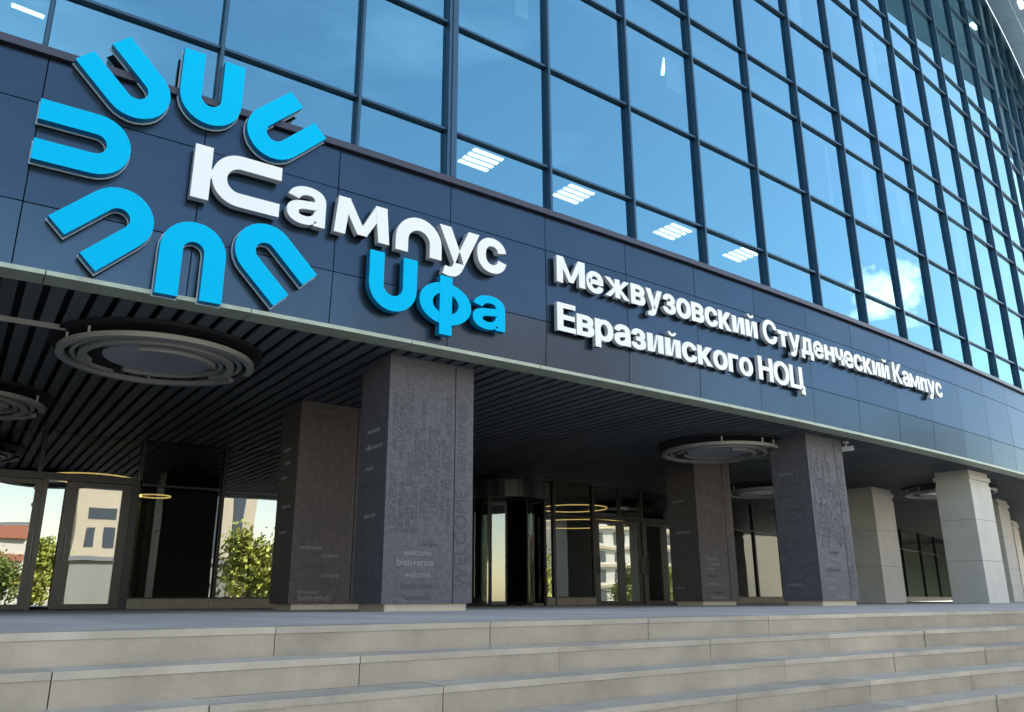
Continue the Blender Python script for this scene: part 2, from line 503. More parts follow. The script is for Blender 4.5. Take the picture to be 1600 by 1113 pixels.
# soffit: dark void above long slats that run from the edge in to the lobby
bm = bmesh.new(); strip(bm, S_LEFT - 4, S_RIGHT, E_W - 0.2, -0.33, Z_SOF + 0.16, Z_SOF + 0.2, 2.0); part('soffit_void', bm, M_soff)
bm = bmesh.new()
s = S_LEFT - 3
while s < 60:
    pbox(bm, s, s + 0.165, E_W - 0.12, -0.34, Z_SOF + 0.02, Z_SOF + 0.06)
    s += 0.25
part('soffit', bm, M_slat)

# ------------------------------------------------------------------ text helpers
_cache = {}
def glyph(ch, bold=0.0, shear=0.0):
    """flat outline of one character from Blender's own font -> (verts2d, faces, bbox)"""
    key = (ch, bold)
    if key in _cache: return _cache[key]
    cu = bpy.data.curves.new('t', 'FONT'); cu.body = ch; cu.size = 1.0
    cu.offset = bold; cu.extrude = 0.5; cu.resolution_u = 4; cu.fill_mode = 'BOTH'
    o = bpy.data.objects.new('t', cu); COL.objects.link(o)
    dg = bpy.context.evaluated_depsgraph_get(); dg.update()
    me = bpy.data.meshes.new_from_object(o.evaluated_get(dg))
    vs = [v.co.copy() for v in me.vertices]; fs = [tuple(p.vertices) for p in me.polygons]
    bpy.data.objects.remove(o); bpy.data.curves.remove(cu); bpy.data.meshes.remove(me)
    xs = [v.x for v in vs]; ys = [v.y for v in vs]
    bb = (min(xs), max(xs), min(ys), max(ys)) if vs else (0, .3, 0, .3)
    _cache[key] = (vs, fs, bb)
    return _cache[key]

def split_faces(bm):
    bm.normal_update()

def solid_from_glyph(bm, g, fu, e0, e1, mface=0, mside=1):
    """map glyph (x,y,+-0.5) to the building line with fu(x,y)->(s,z)."""
    vs, fs, bb = g
    nv = []
    for v in vs:
        s, z = fu(v.x, v.y)
        nv.append(bm.verts.new(path(s, e1 if v.z > 0 else e0, z)))
    for f in fs:
        try: fc = bm.faces.new([nv[i] for i in f])
        except ValueError: continue
        zs = [vs[i].z for i in f]
        fc.material_index = mface if min(zs) > 0.1 else mside
    return bm

def solid_from_outline(bm, loops_quads, e0, e1, mface=0, mside=1):
    """loops_quads: list of quads/polys in (s,z) forming a strip; outer boundary gets side walls."""
    key = {}
    front = {}; back = {}
    def v(d, pt, e):
        k = (round(pt[0], 4), round(pt[1], 4))
        if k not in d: d[k] = bm.verts.new(path(pt[0], e, pt[1]))
        return d[k]
    edges = {}
    for q in loops_quads:
        f = bm.faces.new([v(front, p, e1) for p in q]); f.material_index = mface
        f2 = bm.faces.new([v(back, p, e0) for p in q][::-1]); f2.material_index = mside
        n = len(q)
        for i in range(n):
            a = (round(q[i][0], 4), round(q[i][1], 4)); b = (round(q[(i + 1) % n][0], 4), round(q[(i + 1) % n][1], 4))
            if (b, a) in edges: del edges[(b, a)]
            else: edges[(a, b)] = (q[i], q[(i + 1) % n])
    for (a, b) in edges.values():
        f = bm.faces.new((v(front, a, e1), v(back, a, e0), v(back, b, e0), v(front, b, e1))); f.material_index = mside
    return bm

def u_quads(w_out, thick, depth, seg=14):
    """U shape, opening up (+v); arc centre at origin; returns quads in (u,v) ccw."""
    ro, ri = w_out / 2, w_out / 2 - thick
    out_pts, in_pts = [(-ro, depth)], [(-ri, depth)]
    for k in range(seg + 1):
        a = PI + PI * k / seg
        out_pts.append((ro * math.cos(a), ro * math.sin(a))); in_pts.append((ri * math.cos(a), ri * math.sin(a)))
    out_pts.append((ro, depth)); in_pts.append((ri, depth))
    return [[out_pts[i], out_pts[i + 1], in_pts[i + 1], in_pts[i]] for i in range(len(out_pts) - 1)]

# ------------------------------------------------------------------ signs
E0, E1 = 0.055, 0.17
# the burst of seven arches
emb = thing('emblem_sign', path(1.9, 0.05, 5.2), 'round emblem of seven bright blue arches fanned out above and around the white campus word', 'sign')
C0 = (1.90, 5.19)
def petal_map(ang, r0):
    ca, sa = math.cos(ang), math.sin(ang)          # +v points outward along ang
    def f(u, v):
        x, z = C0[0] + (r0 + v) * ca + u * sa, C0[1] + (r0 + v) * sa - u * ca
        return (x, z)
    return f
for deg in (90, 135, 180, 225, 270, 315, 45):
    f = petal_map(math.radians(deg), (1.68 if deg in (90, 270) else 1.83) - 0.60)
    q = [[f(*p) for p in qd] for qd in u_quads(0.775, 0.262, 0.6125)]
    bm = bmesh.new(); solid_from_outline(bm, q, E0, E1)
    bmesh.ops.recalc_face_normals(bm, faces=bm.faces)
    pet = part('arch', bm, [M_cyan, M_cside], emb)
    q = [[f(*p) for p in qd] for qd in u_quads(0.80, 0.286, 0.6245)]
    bm = bmesh.new(); solid_from_outline(bm, q, 0.028, 0.05, 0, 0)
    bmesh.ops.recalc_face_normals(bm, faces=bm.faces)
    part('backing_plate', bm, M_acryl, pet)
    bm = bmesh.new()
    for v in (0.1, 0.42):
        for u in (-0.256, 0.256):
            a, b = f(u, v)
            pbox(bm, a - 0.02, a + 0.02, -0.05 if b < 6.2 else -0.04, 0.03, b - 0.02, b + 0.02)
    part('bracket', bm, M_wside, pet)

def glyph_part(parent, ch, box, bold, mats, e0=E0, e1=E1, name='letter', uniform=False):
    s0, s1, z0, z1 = box
    g = glyph(ch, bold); bb = g[2]
    fx = lambda x, y: (s0 + (x - bb[0]) / (bb[1] - bb[0]) * (s1 - s0), z0 + (y - bb[2]) / (bb[3] - bb[2]) * (z1 - z0))
    bm = bmesh.new(); solid_from_glyph(bm, g, fx, e0, e1)
    bmesh.ops.recalc_face_normals(bm, faces=bm.faces)
    return part(name, bm, mats, parent)

WB = [M_white, M_wside]; CB = [M_cyan, M_cside]
BL = 4.855
word = thing('campus_word_sign', path(4.1, 0.05, BL), 'large white raised Cyrillic word meaning campus in the middle of the blue arches', 'sign')
# custom first letter: an upright bar joined to a round open-ended bow
q = []
def rect(a, b, c, d): return [(a, c), (b, c), (b, d), (a, d)]
q.append(rect(1.78, 2.00, 4.83, 5.16)); q.append(rect(1.78, 2.00, 5.16, 5.26)); q.append(rect(1.78, 2.00, 5.26, 5.57))
bm = bmesh.new(); solid_from_outline(bm, q, E0, E1)
bow = []
for (ou, ov), (iu, iv), (ou2, ov2), (iu2, iv2) in [(a[0], a[3], a[1], a[2]) for a in u_quads(0.72, 0.19, 0.53, 16)]:
    g2 = lambda u, v: (2.37 + v, 5.205 - u)       # opening to the right
    bow.append([g2(ou, ov), g2(ou2, ov2), g2(iu2, iv2), g2(iu, iv)])
solid_from_outline(bm, bow, E0, E1)
solid_from_outline(bm, [rect(1.999, 2.06, 5.14, 5.27)], E0, E1 - 0.002)
bmesh.ops.recalc_face_normals(bm, faces=bm.faces)
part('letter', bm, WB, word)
glyph_part(word, 'а', (3.00, 3.54, 4.84, 5.40), 0.03, WB)
# м and the arch-shaped п
bm = bmesh.new()
z0, z1 = BL, 5.41
t = 0.185
q = [[(3.67, z0), (3.67 + t - .02, z0), (3.90, z1), (3.72, z1)]]
solid_from_outline(bm, q, E0, E1)
solid_from_outline(bm, [[(3.72 + .02, z1), (3.72 + .17, z1), (4.17, z0 + .04), (4.02, z0 + .04)]], E0, E1 - .002)
solid_from_outline(bm, [[(4.29, z1), (4.46, z1), (4.16, z0 + .04), (4.02, z0 + .04)]], E0, E1 - .004)
solid_from_outline(bm, [[(4.34, z0), (4.51, z0), (4.46, z1), (4.28, z1)]], E0, E1)
bmesh.ops.recalc_face_normals(bm, faces=bm.faces)
part('letter', bm, WB, word)
bm = bmesh.new()
aq = []
for qd in u_quads(0.76, 0.2, 0.20):
    aq.append([(4.99 + u, 5.41 - 0.38 - v) for u, v in qd])
solid_from_outline(bm, aq, E0, E1)
bmesh.ops.recalc_face_normals(bm, faces=bm.faces)
part('letter', bm, WB, word)
glyph_part(word, 'у', (5.33, 6.04, 4.62, 5.42), 0.035, WB)
glyph_part(word, 'с', (6.00, 6.545, 4.845, 5.43), 0.035, WB)

city = thing('city_word_sign', path(5.4, 0.05, 4.0), 'bright blue raised Cyrillic city name of three letters below the white campus word', 'sign')
bm = bmesh.new()
solid_from_outline(bm, [[(4.60 + u, 3.88 + 0.375 + v) for u, v in qd] for qd in u_quads(0.75, 0.225, 0.47)], E0, E1)
bmesh.ops.recalc_face_normals(bm, faces=bm.faces)
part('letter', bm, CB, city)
# ф : ring plus stem
bm = bmesh.new()
cx, cz, seg = 5.46, 4.17, 28
q = []
for k in range(seg):
    a0, a1 = 2 * PI * k / seg, 2 * PI * (k + 1) / seg
    q.append([(cx + .44 * math.cos(a0), cz + .325 * math.sin(a0)), (cx + .44 * math.cos(a1), cz + .325 * math.sin(a1)),
              (cx + .22 * math.cos(a1), cz + .165 * math.sin(a1)), (cx + .22 * math.cos(a0), cz + .165 * math.sin(a0))])
solid_from_outline(bm, q, E0, E1)
solid_from_outline(bm, [rect(5.355, 5.565, 3.69, 4.60)], E0, E1 + 0.003)
bmesh.ops.recalc_face_normals(bm, faces=bm.faces)
part('letter', bm, CB, city)
glyph_part(city, 'а', (5.93, 6.52, 3.915, 4.46), 0.03, CB)

H_CAP = glyph('Н')[2][3]; H_X = glyph('н')[2][3]
def custom(ch, st=0.195):
    """И й М drawn as bars: list of polygons in em units, with width"""
    if ch in 'ий':
        h = H_X; wd = 0.56
        P = [rect(0, st, 0, h), rect(wd - st, wd, 0, h), [(st - .03, 0.0), (st + .045, 0.0), (wd - st + .03, h), (wd - st - .045, h)]]
        P[2] = [(st - .02, 0.01), (st + .05, 0.01), (wd - st + .02, h - .01), (wd - st - .05, h - .01)]
        if ch == 'й':
            for k in range(6):
                a0, a1 = PI + PI * k / 6, PI + PI * (k + 1) / 6
                c = (wd / 2, h + .21)
                P.append([(c[0] + .15 * math.cos(a0), c[1] + .13 * math.sin(a0)), (c[0] + .15 * math.cos(a1), c[1] + .13 * math.sin(a1)),
                          (c[0] + .07 * math.cos(a1), c[1] + .055 * math.sin(a1)), (c[0] + .07 * math.cos(a0), c[1] + .055 * math.sin(a0))])
        return P, wd
    if ch == 'ж':
        h = H_X; wd = 0.86; c = wd / 2; b = .085
        P = [rect(c - b, c + b, 0, h)]
        for sg in (-1, 1):
            for zz in (0, 1):
                y0, y1 = (h * .5, h) if zz else (h * .5, 0)
                q = [(c + sg * .06, y0 - (.07 if zz else -.07)), (c + sg * .06, y0 + (.07 if zz else -.07)), (c + sg * (c - .19), y1), (c + sg * c, y1)]
                P.append(q)
        return P, wd
    if ch == 'н':
        return [rect(0, st, 0, H_X), rect(.39, .39 + st, 0, H_X), rect(st - .01, .40, H_X * .5 - .07, H_X * .5 + .07)], .39 + st
    if ch == 'п':
        return [rect(0, st, 0, H_X), rect(.37, .37 + st, 0, H_X), rect(st - .01, .38, H_X - .14, H_X - .0005)], .37 + st
    if ch == 'т':
        return [rect(.155, .155 + st, 0, H_X - .13), rect(0, .31 + st, H_X - .135, H_X)], .31 + st
    if ch == 'м':
        h = H_X; wd = 0.74; st = .155
        return [rect(0, st, 0, h), rect(wd - st, wd, 0, h), [(0.02, h - .004), (st + .02, h - .004), (wd / 2 + .065, .05), (wd / 2 - .065, .05)],
                [(wd - st - .02, h - .004), (wd - .02, h - .004), (wd / 2 + .065, .05), (wd / 2 - .065, .05)]], wd
    if ch == 'М':
        h = H_CAP; wd = 0.90
        return [rect(0, st, 0, h), rect(wd - st, wd, 0, h), [(0.03, h - .005), (st + .02, h - .005), (wd / 2 + .07, .06), (wd / 2 - .07, .06)],
                [(wd - st - .02, h - .005), (wd - .03, h - .005), (wd / 2 + .07, .06), (wd / 2 - .07, .06)]], wd
    return None
def text_line(parent, text, s_start, s_end, base, cap, bold, mats, e0=0.05, e1=0.125):
    k = cap / H_CAP
    gap = 0.055; space = 0.22
    x = 0; lay = []
    for ch in text:
        if ch == ' ':
            x += space; continue
        cu = custom(ch)
        if cu:
            lay.append((ch, x, cu)); x += cu[1] + gap
        else:
            bb = glyph(ch, bold)[2]
            lay.append((ch, x - bb[0], None)); x += bb[1] - bb[0] + gap
    x -= gap
    kx = (s_end - s_start) / x
    for ch, dx, cu in lay:
        bm = bmesh.new()
        fm = lambda a, b: (s_start + (a + dx) * kx, base + b * k)
        if cu:
            for i, P in enumerate(cu[0]):
                solid_from_outline(bm, [[fm(*q) for q in P]], e0, e1 - (0.0012 * i if i < 4 else 0.004))
        else:
            # two shallow layers a little apart give the heavy stroke
            solid_from_glyph(bm, glyph(ch, bold), lambda a, b: fm(a - .016, b), e0, e1)
            solid_from_glyph(bm, glyph(ch, bold), lambda a, b: fm(a + .016, b), e0, e1 - .0015)
        bmesh.ops.recalc_face_normals(bm, faces=bm.faces)
        part('letter', bm, mats, parent)
ln1 = thing('name_line_sign', path(14.2, 0.05, 5.04), 'longer upper line of small white raised Cyrillic letters right of the emblem', 'sign', )
text_line(ln1, 'Межвузовский Студенческий Кампус', 7.60, 20.95, 5.035, 0.47, 0.028, WB)
ln2 = thing('name_line_sign', path(11, 0.05, 4.2), 'shorter lower line of small white raised Cyrillic letters right of the emblem', 'sign')
text_line(ln2, 'Евразийского НОЦ', 7.60, 14.36, 4.205, 0.455, 0.028, WB)

# ------------------------------------------------------------------ columns
def col_text(parent, F, words):
    """words: (text, u, z, size, angle, face, light); every word is a piece of its own, raised a hair off the cladding"""
    for (txt, u, z, size, ang, face, li) in words:
        bm = bmesh.new(); x = 0
        ca, sa = math.cos(ang), math.sin(ang)
        for ch in txt:
            vs, fs, bb = glyph(ch, 0.0)
            nv = []
            for v in vs:
                a, b = (v.x - bb[0] + x) * size, v.y * size
                uu, zz = u + a * ca - b * sa, z + a * sa + b * ca
                d = -0.004 if v.z > 0 else 0.001
                p = Vector((uu, d, zz)) if face == 'front' else Vector((d, CD - uu, zz))
                nv.append(bm.verts.new(F @ p))
            for f in fs:
                try: bm.faces.new([nv[i] for i in f])
                except ValueError: pass
            x += bb[1] - bb[0] + 0.09
        bmesh.ops.recalc_face_normals(bm, faces=bm.faces)
        part('word', bm, M_let_l if li else M_let_d, parent)
CW, CD = 1.46, 0.94
random.seed(21)
VOC = ['welcome', 'university', 'campus', 'student', 'science', 'welcome', 'bienvenue', 'willkommen', 'benvenuti']
def word_cloud(seed):
    rnd = random.Random(seed); out = []
    H = 3.5
    # upper part: tall vertical words, darker than the slate
    for u in (0.12, 0.24, 0.36, 0.47, 0.58, 0.70, 0.82, 0.93, 1.03):
        z = 1.15 + rnd.uniform(0, .25)
        while z < 3.1:
            sz = rnd.uniform(0.09, 0.17); wd = rnd.choice(VOC)
            if rnd.random() < .5: wd = wd.upper()
            ln = len(wd) * sz * 0.62
            if z + ln > 3.45: break
            out.append((wd, u + sz * .3, z, sz, PI / 2, 'front', 0)); z += ln + 0.06
    z = 0.15
    while z < 1.15:
        sz = rnd.uniform(0.09, 0.15); wd = rnd.choice(VOC)
        out.append((wd, rnd.uniform(0.14, 0.95 - len(wd) * sz * .5), z, sz, 0, 'front', 1 if rnd.random() < .5 else 0)); z += rnd.uniform(.11, .2)
    out.append(('WELCOME', 1.36, 0.3, 0.30, PI / 2, 'front', 0))
    out.append(('BIENVENUE', 1.34, 2.0, 0.22, PI / 2, 'front', 0))
    for z in (0.4, 1.3, 1.75, 2.0, 2.3, 2.55, 2.8):
        sz = rnd.uniform(.08, .14); wd = rnd.choice(VOC)
        out.append((wd, 0.1 + rnd.uniform(0, .2), z, sz, 0, 'side', 1 if rnd.random() < .4 else 0))
    return out
def dark_column(s, e, M, seed, lettered=True):
    F = frame_at(s, e, Z_L)
    top = Z_SOF + 0.03 - Z_L
    bm = bmesh.new()
    g = 0.012
    # front leaf in two sheets with a groove, returns on the sides
    wbox(bm, 0, 1.13 - g, 0, 0.05, 0.1, top, F); wbox(bm, 1.13 + g, CW, 0, 0.05, 0.1, top, F)
    wbox(bm, 1.13 - g + .001, 1.13 + g - .001, 0.02, 0.05, 0.1, top, F)
    wbox(bm, 0, CW, 0.052, CD, 0.1, top, F)
    wbox(bm, -0.006, 0.02, -0.006, 0.03, 0.1, top, F)
    c = part('column', bm, M)
    bm = bmesh.new(); wbox(bm, 0.07, CW - 0.07, 0.05, CD - 0.06, -0.003, 0.1, F)
    part('base', bm, M_base, c)
    if lettered: col_text(c, F, word_cloud(seed))
    return c
dark_column(5.02, -0.654, M_clad, 1)
dark_column(15.425, -0.654, M_clad, 2)
dark_column(5.036, -4.2, M_clad_b, 3)
dark_column(15.91, -4.2, M_clad_b, 4)
dark_column(-5.4, -0.654, M_clad, 5, False)
def pale_column(s, e, wd, dp):
    F = frame_at(s, e, Z_L)
    bm = bmesh.new(); z = -0.003; top = Z_SOF - Z_L + 0.03
    cuts = [-0.003, 1.14, 2.27, 3.28]
    for a, b in zip(cuts[:-1], cuts[1:]):
        wbox(bm, 0, wd, 0, dp, a + 0.006, b - 0.006, F)
    wbox(bm, 0.02, wd - 0.02, 0.02, dp - 0.02, 3.276, top, F)
    c = part('column', bm, M_pale)
    bm = bmesh.new()
    wbox(bm, 0.012, wd - 0.012, 0.012, dp - 0.012, 0.0, 3.27, F)
    part('joint_core', bm, M_joint, c)
    bm = bmesh.new(); wbox(bm, -0.025, wd + 0.025, -0.025, dp + 0.025, 3.40, 3.52, F)
    part('capital', bm, M_pale, c)
for s, e, wd, dp in ((23.9, -0.654, 1.46, 0.96), (25.4, -4.2, 1.46, 0.94), (32.5, -2.6, 1.46, 0.94), (36.5, -0.654, 1.46, .94), (43, -4.2, 1.46, .94)):
    pale_column(s, e, wd, dp)

# ------------------------------------------------------------------ lobby glazing
WALL = [(-24, E_W), (62, E_W)]
def we(s):
    for (a, ea), (b, eb) in zip(WALL[:-1], WALL[1:]):
        if a <= s <= b: return ea + (eb - ea) * (s - a) / (b - a)
    return E_W
def wall_box(bm, s0, s1, din, dout, z0, z1):
    a = [path(s0, we(s0) + dout, z0), path(s1, we(s1) + dout, z0), path(s1, we(s1) - din, z0), path(s0, we(s0) - din, z0)]
    b = [Vector((p.x, p.y, z1 + EYE)) for p in a]
    hexa(bm, a + b)
def wall_pane(s0, s1, z0, z1, parent=bld, name='lobby_pane', tilt=0.002):
    a = random.gauss(0, tilt)
    bm = bmesh.new()
    quad(bm, path(s0, we(s0) + a, z0), path(s1, we(s1) - a, z0), path(s1, we(s1) - a, z1), path(s0, we(s0) + a, z1))
    return part(name, bm, M_glass_low, parent)
ZT0, ZT1 = 2.48, 2.63                 # door head
TOPW = Z_SOF + 0.018
def post(s, z0=Z_L, z1=TOPW, hw=0.035, M=M_frame, name='lobby_post', dout=0.07):
    bm = bmesh.new(); wall_box(bm, s - hw, s + hw, 0.06, dout, z0, z1); return part(name, bm, M)
def rail(s0, s1, z0, z1, M=M_frame, dout=0.062):
    bm = bmesh.new(); wall_box(bm, s0, s1, 0.055, dout, z0, z1); return part('lobby_rail', bm, M)
def plinth(s0, s1):
    bm = bmesh.new(); s = s0
    while s < s1 - 0.05:
        b = min(s + 0.9, s1); wall_box(bm, s + 0.003, b - 0.003, 0.1, 0.1, Z_L - 0.002, 0.075); s = b
    return part('plinth', bm, M_plinth)
def window_bay(s0, s1, pl=True, zt=ZT0):
    if pl: plinth(s0 - 0.03, s1 + 0.03)
    zb = 0.085 if pl else Z_L + 0.05
    wall_pane(s0 + 0.036, s1 - 0.036, zb, zt); wall_pane(s0 + 0.036, s1 - 0.036, zt + 0.05, TOPW)
    rail(s0 + 0.036, s1 - 0.036, zt, zt + 0.05); rail(s0 + 0.036, s1 - 0.036, zb - 0.01 if pl else Z_L, zb + 0.02)
def door(s0, s1, hinge_right=True, M=M_bronze, stile=0.17, handle=True):
    """glazed leaf with stiles, rails and a pull handle"""
    bm = bmesh.new()
    wall_box(bm, s0, s0 + stile, 0.03, 0.03, Z_L + 0.01, ZT0 - 0.01); wall_box(bm, s1 - stile * .8, s1, 0.03, 0.03, Z_L + 0.01, ZT0 - 0.01)
    wall_box(bm, s0 + stile, s1 - stile * .8, 0.028, 0.028, Z_L + 0.01, Z_L + 0.11); wall_box(bm, s0 + stile, s1 - stile * .8, 0.028, 0.028, ZT0 - 0.1, ZT0 - 0.01)
    d = part('entrance_door', bm, M)
    wall_pane(s0 + stile, s1 - stile * .8, Z_L + 0.11, ZT0 - 0.1, d, 'pane', 0.003)
    if handle:
        bm = bmesh.new(); sh = s0 + stile * .55 if hinge_right else s1 - stile * .4
        wall_box(bm, sh - .02, sh + .02, -0.08, 0.11, 0.80, 1.35)
        wall_box(bm, sh - .012, sh + .012, -0.029, 0.081, 0.84, 0.87); wall_box(bm, sh - .012, sh + .012, -0.029, 0.081, 1.28, 1.31)
        part('handle', bm, M_steel, d)
    return d
# left entrance doors
for a in (-18, -15.5, -13, -10.5, -8):
    window_bay(a - 2.4, a - .06); post(a, 0.08, TOPW, 0.04)
rail(-7, 3.42, ZT0, ZT1, M_frame, 0.09)
for s0, s1, hr in ((-6.6, -5.5, True), (-5.5, -4.4, False), (-4.0, -2.9, True), (-2.9, -1.8, False), (-0.9, 0.3, True), (0.3, 1.5, False)):
    door(s0, s1, hr, stile=0.22)
door(1.92, 3.28, True, stile=0.25)
wall_pane(1.52, 1.90, Z_L + 0.06, ZT0)
for z in (0.12, 1.95, 2.3):
    for sx in (1.33, 1.50):
        bm = bmesh.new(); wall_box(bm, sx - .03, sx + .03, -.031, .075, z - .03, z + .03); part('door_fitting', bm, M_steel)
for s in (-7, -4.2, -1.35):
    post(s, hw=0.09)
post(1.51, Z_L, ZT0 - 0.002, 0.05, M_bronze)
post(3.36, Z_L, ZT0 - 0.002, 0.08); post(3.43, ZT1, TOPW)
post(1.36, ZT1, TOPW, 0.045)
for s0, s1 in ((-6.9, -4.3), (-4.1, -1.45), (-1.25, 1.31), (1.41, 3.39)):
    wall_pane(s0, s1, ZT1, TOPW)
# big windows on a stone plinth, then the revolving door
window_bay(3.47, 5.31); post(5.34, 0.08, TOPW, 0.03); window_bay(5.37, 7.3)
post(7.34); window_bay(7.38, 9.3); post(9.34); window_bay(9.38, 11.3); post(11.34); window_bay(11.38, 12.5)
post(12.56, Z_L, TOPW, 0.06)
rd = bmesh.new()
cR = path(13.75, E_W + 0.35, 0); rR = 1.1
def arc_wall(bm, c, r0, r1, a0, a1, z0, z1, n=14):
    prev = None
    full = (a1 - a0) > 2 * PI - 0.01
    first = None
    for k in range(n + (0 if full else 1)):
        a = a0 + (a1 - a0) * k / n
        cur = [bm.verts.new((c.x + r * math.cos(a), c.y + r * math.sin(a), z + EYE)) for r, z in ((r1, z0), (r0, z0), (r0, z1), (r1, z1))]
        if prev:
            for j in range(4): bm.faces.new((prev[j], prev[(j + 1) % 4], cur[(j + 1) % 4], cur[j]))
        else:
            first = cur
            if not full: bm.faces.new(cur[::-1])
        prev = cur
    if full:
        for j in range(4): bm.faces.new((prev[j], prev[(j + 1) % 4], first[(j + 1) % 4], first[j]))
    else:
        bm.faces.new(prev)
arc_wall(rd, cR, 0.02, rR, 0, 2 * PI, 2.75, 3.22, 40)
rv = part('revolving_door', rd, M_frame)
RT = 2.745
for a0, a1 in ((-0.55, 0.65), (PI - 0.65, PI + 0.55)):
    bm = bmesh.new(); arc_wall(bm, cR, rR - 0.03, rR - 0.02, a0, a1, Z_L + 0.06, RT); part('curved_pane', bm, M_glass_dark, rv)
    for a in (a0, a1):
        bm = bmesh.new(); x, y = cR.x + (rR - .025) * math.cos(a), cR.y + (rR - .025) * math.sin(a)
        wbox(bm, x - .035, x + .035, y - .035, y + .035, Z_L + EYE, RT + .003 + EYE); part('post', bm, M_bronze if a == a0 else M_frame, rv)
for k in range(3):
    a = 0.5 + k * 2 * PI / 3
    Mx = Matrix.Translation((cR.x, cR.y, EYE)) @ Matrix.Rotation(a, 4, 'Z')
    bm = bmesh.new(); wbox(bm, 0.05, rR - 0.06, -.006, .006, Z_L + .12, RT - .08, Mx); part('wing_pane', bm, M_glass_dark, rv)
    bm = bmesh.new()
    for x0, x1 in ((0.015, 0.05), (rR - .06, rR - .04)): wbox(bm, x0, x1, -.02, .02, Z_L + .03, RT - .01, Mx)
    wbox(bm, 0.05, rR - .06, -.02, .02, Z_L + .03, Z_L + .12, Mx); wbox(bm, 0.05, rR - .06, -.02, .02, RT - .08, RT - .01, Mx)
    part('wing_frame', bm, M_frame, rv)
bm = bmesh.new(); wall_box(bm, 12.63, 14.85, 0.05, 0.06, 3.235, 3.30); part('lobby_rail', bm, M_frame)
wall_pane(12.63, 14.15, 3.305, TOPW); wall_pane(14.22, 14.85, 3.305, TOPW); post(14.19, 3.305, TOPW, 0.03)
post(14.92, Z_L, TOPW, 0.06)
window_bay(14.99, 15.87); post(15.91, 0.08, TOPW, 0.045); window_bay(15.96, 17.6); post(17.66, Z_L, TOPW, 0.055)
rail(17.72, 22.9, ZT0, ZT1, M_frame, 0.085)
for a, b, hr in ((17.74, 18.95, True), (18.95, 20.02, False), (20.1, 21.2, True), (21.2, 22.3, False)):
    door(a, b, hr, M_bronze, 0.19)
post(20.06, Z_L, TOPW, 0.04, M_bronze); post(22.95, Z_L, TOPW, 0.06)
wall_pane(22.32, 22.88, Z_L + .05, ZT0)
for a, b in ((17.72, 18.9), (18.98, 20.0), (20.1, 22.88)): wall_pane(a, b, ZT1, TOPW)
post(18.94, ZT1, TOPW, 0.03)
s = 23.02
while s < 58:
    wl = 1.9 if s < 28 else 3.9
    window_bay(s, s + wl, True, ZT0); post(s + wl + .04, 0.08, TOPW, 0.04); s += wl + .08
# lobby floor fittings: pale curtains and an inner wall glimpsed through the glass
bm = bmesh.new(); strip(bm, -22, 60, -18.6, -18.4, Z_L, Z_SOF - .002, 3); part('lobby_wall', bm, M_int)
for s0 in (3.55, 3.75, 3.98, 12.8, 13.0, 13.3, 13.5, 13.8, 14.1, 14.4):
    bm = bmesh.new(); pbox(bm, s0, s0 + 0.1, E_W - 1.6, E_W - 1.5, Z_L, 2.3)
    part('curtain', bm, M_curt)

# ------------------------------------------------------------------ ring lamps under the soffit and in the lobby
def ring_lamp(s, e, z, r, label, seed, grp='ring lamps', lit=False):
    rnd = random.Random(seed)
    c = path(s, e, z)
    t = thing('ring_lamp', c, label, 'ceiling lamp', None)
    cc = Vector((c.x, c.y, 0))
    # canopy plate let into the soffit
    bm = bmesh.new(); arc_wall(bm, cc, 0.01, r * 1.08, 0, 2 * PI - .001, Z_SOF - .03, Z_SOF + .018, 48); part('canopy', bm, M_soff, t)
    spec = ((r, 0.10, z + .04, 0.07, 0.4, 5.9), (r * .87, 0.06, z + .07, 0.05, 2.0, 4.6), (r * .79, 0.10, z + .03, .08, 2.6, 4.2), (r * .67, .06, z + .06, .07, -1.2, 3.2))
    for (rr, wd, zz, hh, a0, span) in spec:
        bm = bmesh.new(); arc_wall(bm, cc, rr - wd, rr, a0, a0 + span, zz, zz + hh, 56)
        part('ring', bm, M_ring, t)
    bm = bmesh.new(); arc_wall(bm, cc, 0.004, r * .56, 0, 2 * PI - .001, z + .1, z + .13, 40); part('disc', bm, M_rdisc, t)
    bm = bmesh.new(); arc_wall(bm, cc, r * .56 - .04, r * .60, 4.2, 4.2 + 1.7, z + .0, z + .15, 24); part('ring', bm, M_ring, t)
    bm = bmesh.new()
    for k in range(4):
        a = rnd.uniform(0, 6.28); x, y = cc.x + (r - .04) * math.cos(a), cc.y + (r - .05) * math.sin(a)
        wbox(bm, x - .015, x + .015, y - .015, y + .015, z + .105 + EYE, Z_SOF - .029 + EYE)
    part('hanger', bm, M_wside, t)
    return t
ring_lamp(2.1, -2.3, 3.27, 1.32, 'large grey ring lamp under the soffit below the emblem, nearest the camera', 3)
ring_lamp(15.0, -2.65, 3.25, 1.36, 'grey ring lamp hanging between the two lettered columns right of the revolving door', 5)
ring_lamp(27.6, -2.6, 3.25, 1.36, 'grey ring lamp half hidden behind the front pale tiled column at the far right', 9)
ring_lamp(-0.28, -6.75, 3.25, 1.3, 'grey ring lamp near the left glass doors, cut by the left edge of the photo', 11)
ring_lamp(22.6, -6.4, 3.25, 1.36, 'distant grey ring lamp seen through the gap between the two right lettered columns', 12)
